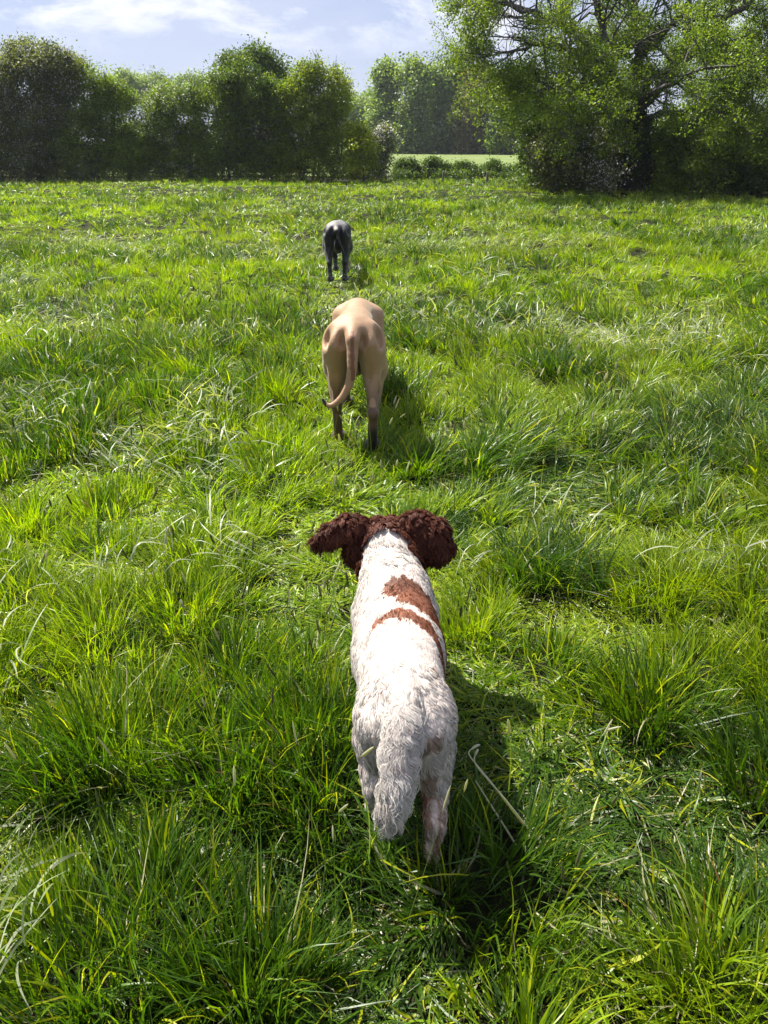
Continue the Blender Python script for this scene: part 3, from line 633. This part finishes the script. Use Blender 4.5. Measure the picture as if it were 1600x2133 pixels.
    Pr, Nr, tl = roots(NH); Hs, col, ty = grow(Pr, Nr, tl, NH, NS, 1.0)
    kd = kdtree.KDTree(NG)
    for i, p in enumerate(Pg): kd.insert(p, i)
    kd.balance(); near = np.array([kd.find(p)[1] for p in Pr]); same = (gt[near] == ty) & (tg[near] == tl)
    prof = (np.linspace(0, 1, NS)**1.1)[None, :, None]*rng.uniform(.6, .95, (NH, 1, 1))*same[:, None, None]*np.where(tl, .75, 1)[:, None, None]
    Gn = G[near]; Hs = Hs*(1-prof)+(Gn+(Pr-Pg[near])[:, None]*.12)*prof
    T_ = unit(np.gradient(Hs, axis=1)); roll = rng.normal(0, .5, NH)
    sd = unit(np.cross(T_, Nr[:, None])); up = np.cross(sd, T_); sd = sd*np.cos(roll)[:, None, None]+up*np.sin(roll)[:, None, None]
    wd = np.array([.8, 1, 1, 1, 1, .95, .85, .7, .45, .1])[None, :, None]*(np.where(ty == 2, .00052, .00064)*rng.uniform(.7, 1.5, NH))[:, None, None]
    Lf = Hs-sd*wd; Rt = Hs+sd*wd; VV = np.stack([Lf, Rt], 2).reshape(-1, 3)
    base = (np.arange(NH)*NS*2)[:, None]+np.arange(NS-1)[None]*2; base = base.ravel(); QQ = np.stack([base, base+1, base+3, base+2], 1)
    lock = rng.uniform(.78, 1.06, (NG, 1))[near]; col = col*np.where((ty == 0)[:, None], lock, lock**1.5)
    cv = np.repeat(col*rng.uniform(.85, 1.1, (NH, 1)), NS*2, 0)
    cv[:, 1:] *= np.repeat(1-np.clip(rng.normal(.02, .05, (NH, 1)), 0, .2), NS*2, 0)
    make_mesh('fur', VV-SPO, QQ, M_FUR, root, cv)
m, t = mat_new('dog_skin'); o = nd(t, 'ShaderNodeOutputMaterial'); p = nd(t, 'ShaderNodeBsdfPrincipled', i_Roughness=.7); a = nd(t, 'ShaderNodeVertexColor', layer_name='col')
t.links.new(a.outputs[0], p.inputs['Base Color']); t.links.new(p.outputs[0], o.inputs[0]); M_SKIN = m
M_FUR = leafy('fur', .38, .5, .25, (1, 1, 1))
spaniel()

# ------------------------------------------------------------------ grass
def ribbons(P, az, L, W, t0, cv, ns, colr, rng, twist=None, tipw=.06, kink=None):
    """blades as curved tapering ribbons. All arguments per blade."""
    n = len(P); s = np.linspace(0, 1, ns); th = t0[:, None]+cv[:, None]*s[None]**1.4
    if kink is not None: th = th+kink[:, None]*(s[None] > .5)
    dx = np.sin(th); dz = np.cos(th); st = (L/(ns-1))[:, None]
    rx = np.concatenate([np.zeros((n, 1)), np.cumsum(.5*(dx[:, 1:]+dx[:, :-1])*st, 1)], 1)
    rz = np.concatenate([np.zeros((n, 1)), np.cumsum(.5*(dz[:, 1:]+dz[:, :-1])*st, 1)], 1)
    az2 = az[:, None]+(rng.normal(0, .35, n))[:, None]*s[None]
    C = np.stack([P[:, 0:1]+rx*np.cos(az2), P[:, 1:2]+rx*np.sin(az2), P[:, 2:3]+rz], -1)
    g = H(C[..., 0], C[..., 1])+.012; C[..., 2] = np.where(C[..., 2] < g, g+.004*rng.random(C.shape[:2]), C[..., 2])
    tw = (rng.normal(0, .6, n) if twist is None else twist)[:, None]*(s[None])+rng.normal(0, .5, n)[:, None]
    sx = -np.sin(az2)*np.cos(tw); sy = np.cos(az2)*np.cos(tw)
    nx = np.stack([-np.cos(th)*np.cos(az2), -np.cos(th)*np.sin(az2), np.sin(th)], -1)
    sd = np.stack([sx, sy, np.zeros_like(sx)], -1)+nx*np.sin(tw)[..., None]
    pr = (np.clip(1.15*(1-s**2.2), tipw, 1)*(.65+.35*np.minimum(s*4, 1)))[None, :, None]*(W*.5)[:, None, None]
    V = np.stack([C-sd*pr, C+sd*pr], 2).reshape(-1, 3)
    b = ((np.arange(n)*ns*2)[:, None]+np.arange(ns-1)[None]*2).ravel(); Q = np.stack([b, b+1, b+3, b+2], 1)
    c = np.repeat(colr, ns*2, 0); return V, Q, c
def tussock(x, y, cs=.38, seed=3):
    """nearest tussock: dome height 0..1 and direction away from its centre"""
    t = np.random.default_rng(500+seed).random((4, 256, 256)); x = np.asarray(x)+.06*noise(x, y, .15, 61); y = np.asarray(y)+.06*noise(x, y, .15, 62)
    i = np.floor(x/cs).astype(int); j = np.floor(y/cs).astype(int); best = np.zeros(x.shape); ox = np.zeros(x.shape); oy = np.zeros(x.shape)
    for di in (-1, 0, 1):
        for dj in (-1, 0, 1):
            a, b = (i+di) & 255, (j+dj) & 255; dx = x-(i+di+t[0, a, b])*cs; dy = y-(j+dj+t[1, a, b])*cs
            r = cs*(.35+.45*t[2, a, b]); d2 = (dx*dx+dy*dy)/(r*r); v = np.sqrt(np.clip(1-d2, 0, 1))*(.55+.45*t[3, a, b])*(t[3, a, b] > .12)
            m = v > best; best = np.where(m, v, best); ox = np.where(m, dx/r, ox); oy = np.where(m, dy/r, oy)
    return best, ox, oy
def hollow(x, y):
    """how tall the sward stands: trodden dog line and rough hollows are low"""
    n = .75*noise(x, y, .62, 11)+.40*noise(x, y, 1.7, 12)+.45*noise(x, y, .24, 13)
    h = .20+.88*tussock(x, y)[0]**.8+.20*n+.14*noise(x, y, 2.6, 10)
    pathx = np.interp(y, [0, 1.3, 2.1, 4.1, 7, 10, 14], [.06, .06, .02, -.17, -.42, -.6, -.7])
    k = np.exp(-((x-pathx)/(.19+.01*y))**2)*(y < 16)
    h = h*(1-.60*k)
    return np.clip(h, .20, 1.2)
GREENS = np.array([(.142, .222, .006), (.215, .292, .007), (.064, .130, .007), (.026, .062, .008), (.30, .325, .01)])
def clear_dogs(x, y):
    ok = np.ones(len(x), bool)
    for (cx, cy, rx, y0, y1) in ((.045, 0, .11, 1.33, 1.95), (-.168, 0, .13, 4.15, 5.1), (-.6, 0, .14, 10.1, 11)):
        ok &= ~((np.abs(x-cx) < rx) & (y > y0) & (y < y1))
    return ok
def sward(y0, y1, tufts_m2, per, Lb, Wb, ns, seed, dark=0, xk=.68, pad=1.0):
    rng = np.random.default_rng(seed)
    amax = (y1*xk+pad)*2; n = int((y1-y0)*amax*tufts_m2)
    x = (rng.random(n)*2-1)*amax/2; y = y0+rng.random(n)*(y1-y0)
    k = np.abs(x) < y*xk+pad; x, y = x[k], y[k]
    # beyond the field edge nothing grows here
    k = y < edge(x); x, y = x[k], y[k]
    n = len(x); hh = hollow(x, y)*rng.uniform(.7, 1.25, n); tv, tox, toy = tussock(x, y)
    rush = tussock(x, y, 1.2, 7)[0] > .89; hh = np.where(rush, np.maximum(hh*1.3, 1.0), hh); spec = 1.6*rush+noise(x, y, 1.1, 14)+.5*noise(x, y, .4, 15)+rng.normal(0, .25, n)     # which grass
    rad = rng.uniform(.015, .05, n)*(1+ (Wb/.004-1)*.25)
    tl = rng.uniform(-.1, .1, n); ta = noise(x, y, 1.6, 16)*3.0+2.4+rng.normal(0, .5, n)
    sweep = np.clip(.35+.55*noise(x, y, 1.4, 17)+rng.normal(0, .15, n), 0, 1.1)
    cnt = per; X = np.repeat(x, cnt); Y = np.repeat(y, cnt); m = len(X)
    ang = rng.random(m)*6.283; rr = np.sqrt(rng.random(m))*np.repeat(rad, cnt)
    X = X+np.cos(ang)*rr; Y = Y+np.sin(ang)*rr; h = np.repeat(hh, cnt); sp = np.repeat(spec, cnt); sw = np.repeat(sweep, cnt); A0 = np.repeat(ta, cnt); TX = np.repeat(tox, cnt); TY = np.repeat(toy, cnt)
    h = np.where(clear_dogs(X, Y), h, np.minimum(h, .30)); keep = np.hypot(X, Y) > .55
    X, Y, h, sp, sw, A0, ang, TX, TY = (q[keep] for q in (X, Y, h, sp, sw, A0, ang, TX, TY)); m = len(X)
    vx = np.cos(ang)*.6+np.cos(A0)*sw*1.3+TX*1.3; vy = np.sin(ang)*.6+np.sin(A0)*sw*1.3+TY*1.3; az = np.arctan2(vy, vx)
    L = Lb*h*rng.uniform(.45, 1.25, m)*np.where(sp > .35, 1.25, 1.0); W = Wb*rng.uniform(.6, 1.45, m)*np.where(sp < -.3, .75, 1.0)*np.where(rng.random(m) < .05, 1.8, 1)
    t0 = np.abs(rng.normal(.12, .16, m))+sw*.35; cv = np.abs(rng.normal(.5, .4, m))+sw*rng.uniform(.3, 1.3, m)
    lo_ = sstep(.50, .30, h)*(1-dark); L = L*(1+1.1*lo_); t0 = t0+lo_*rng.uniform(.3, 1.0, m)
    flat = rng.random(m) < .07+.10*(sw > .8); t0[flat] += .8; L[flat] *= 1.25
    # colours
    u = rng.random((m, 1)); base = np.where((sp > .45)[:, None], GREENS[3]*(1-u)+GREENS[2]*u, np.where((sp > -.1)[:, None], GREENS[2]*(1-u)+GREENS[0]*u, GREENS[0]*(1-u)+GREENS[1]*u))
    if dark: base = GREENS[3]*(1-u)*1.1+GREENS[2]*u*.7  # low filler blades coloured darker so the gaps read as shade
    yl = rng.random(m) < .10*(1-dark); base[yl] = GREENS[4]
    base = base*(1+.22*noise(X, Y, 3.0, 18))[:, None]*rng.uniform(.75, 1.3, (m, 1))
    dry = (rng.random(m) < .035+.05*(h < .4)+.05*np.clip(noise(X, Y, .9, 19), 0, 1)); base[dry] = np.array((.36, .34, .20))*rng.uniform(.6, 1.2, (dry.sum(), 1)); W[dry] *= .9; t0[dry] += .5
    rd = rng.random(m) < .003; base[rd] = (.20, .11, .035)
    P = np.stack([X, Y, H(X, Y)-.01], 1)
    kink = np.where(rng.random(m) < .10, rng.uniform(.4, 1.2, m), 0)
    return ribbons(P, az, L, W, t0, cv, ns, base, rng, kink=kink)
def edge(x):
    """far edge of the meadow, m ahead of the camera"""
    return np.interp(x, [-30, -12, -1, 0, 7, 8, 16, 40], [39.5, 39.5, 39, 43, 42, 29.5, 28.5, 28])
def lying(y0, y1, m2, Lb, Wb, ns, seed, xk=.66, pad=.5):
    """pale leaves and old straw lying over the sward in swathes"""
    rng = np.random.default_rng(seed); a = (y1*xk+pad)*2; n = int((y1-y0)*a*m2)
    x = (rng.random(n)*2-1)*a/2; y = y0+rng.random(n)*(y1-y0); k = (np.abs(x) < y*xk+pad) & (y < edge(x)) & (np.hypot(x, y) > 1.15)
    q = noise(x, y, 1.3, 51)+.6*noise(x, y, .5, 52)+.35*sstep(.2, -1.2, x/np.maximum(y, 1)); k &= (q*.75 > .02+rng.random(n)*.75) & clear_dogs(x, y); x, y = x[k], y[k]; n = len(x)
    hb = hollow(x, y)*.27*rng.uniform(.35, .95, n); az = np.where(rng.random(n) < .5, 0, math.pi)+2.2*noise(x, y, .8, 53)+rng.normal(0, .45, n)
    L = Lb*rng.uniform(.4, 1.2, n); W = Wb*rng.uniform(.6, 1.5, n); t0 = rng.uniform(.5, 1.3, n); cv = rng.uniform(.2, 1.1, n)
    u = rng.random((n, 1)); c = np.array((.40, .41, .31))*(1-u)+np.array((.15, .20, .07))*u; c = c*rng.uniform(.7, 1.2, (n, 1))
    return ribbons(np.stack([x, y, H(x, y)+hb], 1), az, L, W, t0, cv, ns, c, rng, kink=np.where(rng.random(n) < .25, rng.uniform(.3, 1.3, n), 0))
def seed_heads(seed=9):
    """meadow foxtail: thin stem with a dark cylindrical head"""
    rng = np.random.default_rng(seed); n = 1500; y = .9+7.5*rng.random(n)**.8; x = (rng.random(n)*2-1)*(y*.62+.4); k = (noise(x, y, 1.2, 55) > -.25) & clear_dogs(x, y); x, y = x[k], y[k]; n = len(x)
    az = rng.random(n)*6.28; L = rng.uniform(.24, .46, n); W = np.full(n, .0022)+.0005*y; t0 = np.abs(rng.normal(.1, .15, n)); cv = np.abs(rng.normal(.25, .25, n)); P = np.stack([x, y, H(x, y)], 1)
    r2 = np.random.default_rng(77); c = np.array((.10, .13, .03))*rng.uniform(.7, 1.5, (n, 1)); V, Q, C = ribbons(P, az, L, W, t0, cv, 6, c, r2, twist=np.zeros(n))
    tip = V.reshape(n, 6, 2, 3).mean(2); e = tip[:, -1]; d = unit(e-tip[:, -2]); hl = rng.uniform(.028, .06, n)[:, None]; rad = (.0024+.0005*y)*rng.uniform(.7, 1.3, n); sd = unit(np.cross(d, (0, 0, 1.)+rng.normal(0, .01, (n, 3)))); up = np.cross(sd, d)
    ang = np.linspace(0, 2*math.pi, 5, endpoint=False); rings = []
    for f, rr in ((0, .35), (.2, 1), (.75, .95), (1, .25)):
        cen = e+d*hl*f; rings.append(cen[:, None]+(sd[:, None]*np.cos(ang)[None, :, None]+up[:, None]*np.sin(ang)[None, :, None])*(rad*rr)[:, None, None])
    Rg = np.stack(rings, 1).reshape(-1, 3); b = (np.arange(n)*20)[:, None, None]+(np.arange(3)*5)[None, :, None]; j = np.arange(5)[None, None]; j2 = (j+1) % 5
    Qh = np.stack([b+j, b+j2, b+5+j2, b+5+j], -1).reshape(-1, 4); hc = np.where(rng.random((n, 1)) < .5, np.array((.36, .35, .25)), np.array((.11, .115, .05)))*rng.uniform(.7, 1.3, (n, 1))
    return np.concatenate([V, Rg]), np.concatenate([Q, Qh+len(V)]), np.concatenate([C, np.repeat(hc, 20, 0)])
def build_grass():
    Vs, Qs, Cs = [], [], []; off = 0
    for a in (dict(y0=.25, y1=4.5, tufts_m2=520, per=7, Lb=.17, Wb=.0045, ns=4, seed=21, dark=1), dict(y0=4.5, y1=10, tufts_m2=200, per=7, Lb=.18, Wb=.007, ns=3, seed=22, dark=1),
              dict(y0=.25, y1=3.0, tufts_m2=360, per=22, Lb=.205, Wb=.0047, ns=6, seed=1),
              dict(y0=3.0, y1=7.0, tufts_m2=215, per=22, Lb=.22, Wb=.0062, ns=5, seed=2),
              dict(y0=7.0, y1=15.0, tufts_m2=85, per=20, Lb=.20, Wb=.0075, ns=4, seed=3),
              dict(y0=15.0, y1=25.0, tufts_m2=40, per=15, Lb=.20, Wb=.012, ns=4, seed=4, pad=1.0),
              dict(y0=25.0, y1=44.0, tufts_m2=18, per=13, Lb=.19, Wb=.018, ns=3, seed=5, pad=1.5)):
        V, Q, C = sward(**a); Vs.append(V); Qs.append(Q+off); Cs.append(C); off += len(V)
    for V, Q, C in (lying(.8, 3.2, 1700, .20, .0052, 7, 61), lying(3.2, 7.5, 620, .22, .0075, 6, 62), lying(7.5, 16, 60, .24, .009, 5, 63), lying(16, 43, 7, .24, .016, 4, 64, pad=1.5), seed_heads()):
        Vs.append(V); Qs.append(Q+off); Cs.append(C); off += len(V)
    tag(make_mesh('grass', np.concatenate(Vs), np.concatenate(Qs), M_GRASS, None, np.concatenate(Cs)), 'long tussocky green meadow grass with dry blades', 'grass', kind='stuff')
    print('grass verts', off)
build_grass()

# ------------------------------------------------------------------ haze
def haze():
    lo, hi = np.array((-170, -8, -3.0)), np.array((190, 450, 30.0))
    V = [(x, y, z) for x in (lo[0], hi[0]) for y in (lo[1], hi[1]) for z in (lo[2], hi[2])]
    Q = [(0, 1, 3, 2), (4, 6, 7, 5), (0, 4, 5, 1), (2, 3, 7, 6), (0, 2, 6, 4), (1, 5, 7, 3)]
    m, t = mat_new('haze'); o = nd(t, 'ShaderNodeOutputMaterial'); v = nd(t, 'ShaderNodeVolumePrincipled')
    v.inputs['Color'].default_value = (.78, .85, .95, 1); v.inputs['Density'].default_value = .00026; v.inputs['Anisotropy'].default_value = .2
    t.links.new(v.outputs[0], o.inputs['Volume'])
    tag(make_mesh('haze', V, Q, m, smooth=False), kind='stuff')
haze()

# ------------------------------------------------------------------ single stalks that stand out
def stalk(name, pts, rads, colr, label, head=None, seed=0, flat=1.0):
    pts = np.array(pts, float); t = np.linspace(0, 1, len(pts)); tt = np.linspace(0, 1, 16)
    for _ in range(1):
        P = np.stack([np.interp(tt, t, pts[:, i]) for i in range(3)], 1); r = np.interp(tt, t, rads)
    for _ in range(3): P[1:-1] = .5*P[1:-1]+.25*(P[:-2]+P[2:])
    V, Q = tubes([(P, r)], 6)
    if head:
        e = P[-1]; d = unit(P[-1]-P[-2]); hp = [e-d*.004, e+d*head[0]*.25, e+d*head[0]*.75+np.array((0, 0, -.004)), e+d*head[0]+np.array((0, 0, -.008))]
        V2, Q2 = tubes([(hp, np.array((.4, 1, .9, .2))*head[1])], 7); Q = np.concatenate([Q, Q2+len(V)]); V = np.concatenate([V, V2])
    O = np.array((P[0][0], P[0][1], 0.0)); o = make_mesh(name, V-O, Q, M_GRASS, None, np.tile(colr, (len(V), 1)), loc=O)
    tag(o, label, 'grass stalk', 'pale stalks beside the spaniel')
stalk('grass_stalk', [at(1190, 1800, 1.30), at(1110, 1745, 1.33), at(1040, 1650, 1.36), at(990, 1590, 1.40), at(972, 1568, 1.42), at(983, 1560, 1.43)], [.0032, .003, .0026, .002, .0018, .0016], (.50, .48, .40), 'longest pale bent grass stalk right of the spaniel, hooked at its tip', (.03, .0035))
stalk('grass_stalk', [at(1195, 1815, 1.29), at(1120, 1755, 1.32), at(1050, 1660, 1.35), at(1003, 1610, 1.38), at(985, 1585, 1.40), at(990, 1573, 1.41)], [.003, .003, .0024, .002, .0018, .0016], (.44, .43, .34), 'pale stalk running close below the longest one, with a small nodding head', (.022, .0035))
stalk('grass_stalk', [at(1075, 1760, 1.31), at(1050, 1720, 1.33), at(1015, 1665, 1.36), at(990, 1625, 1.39)], [.0028, .0026, .002, .0012], (.46, .44, .36), 'short straight pale stalk nearest the spaniel hind leg')
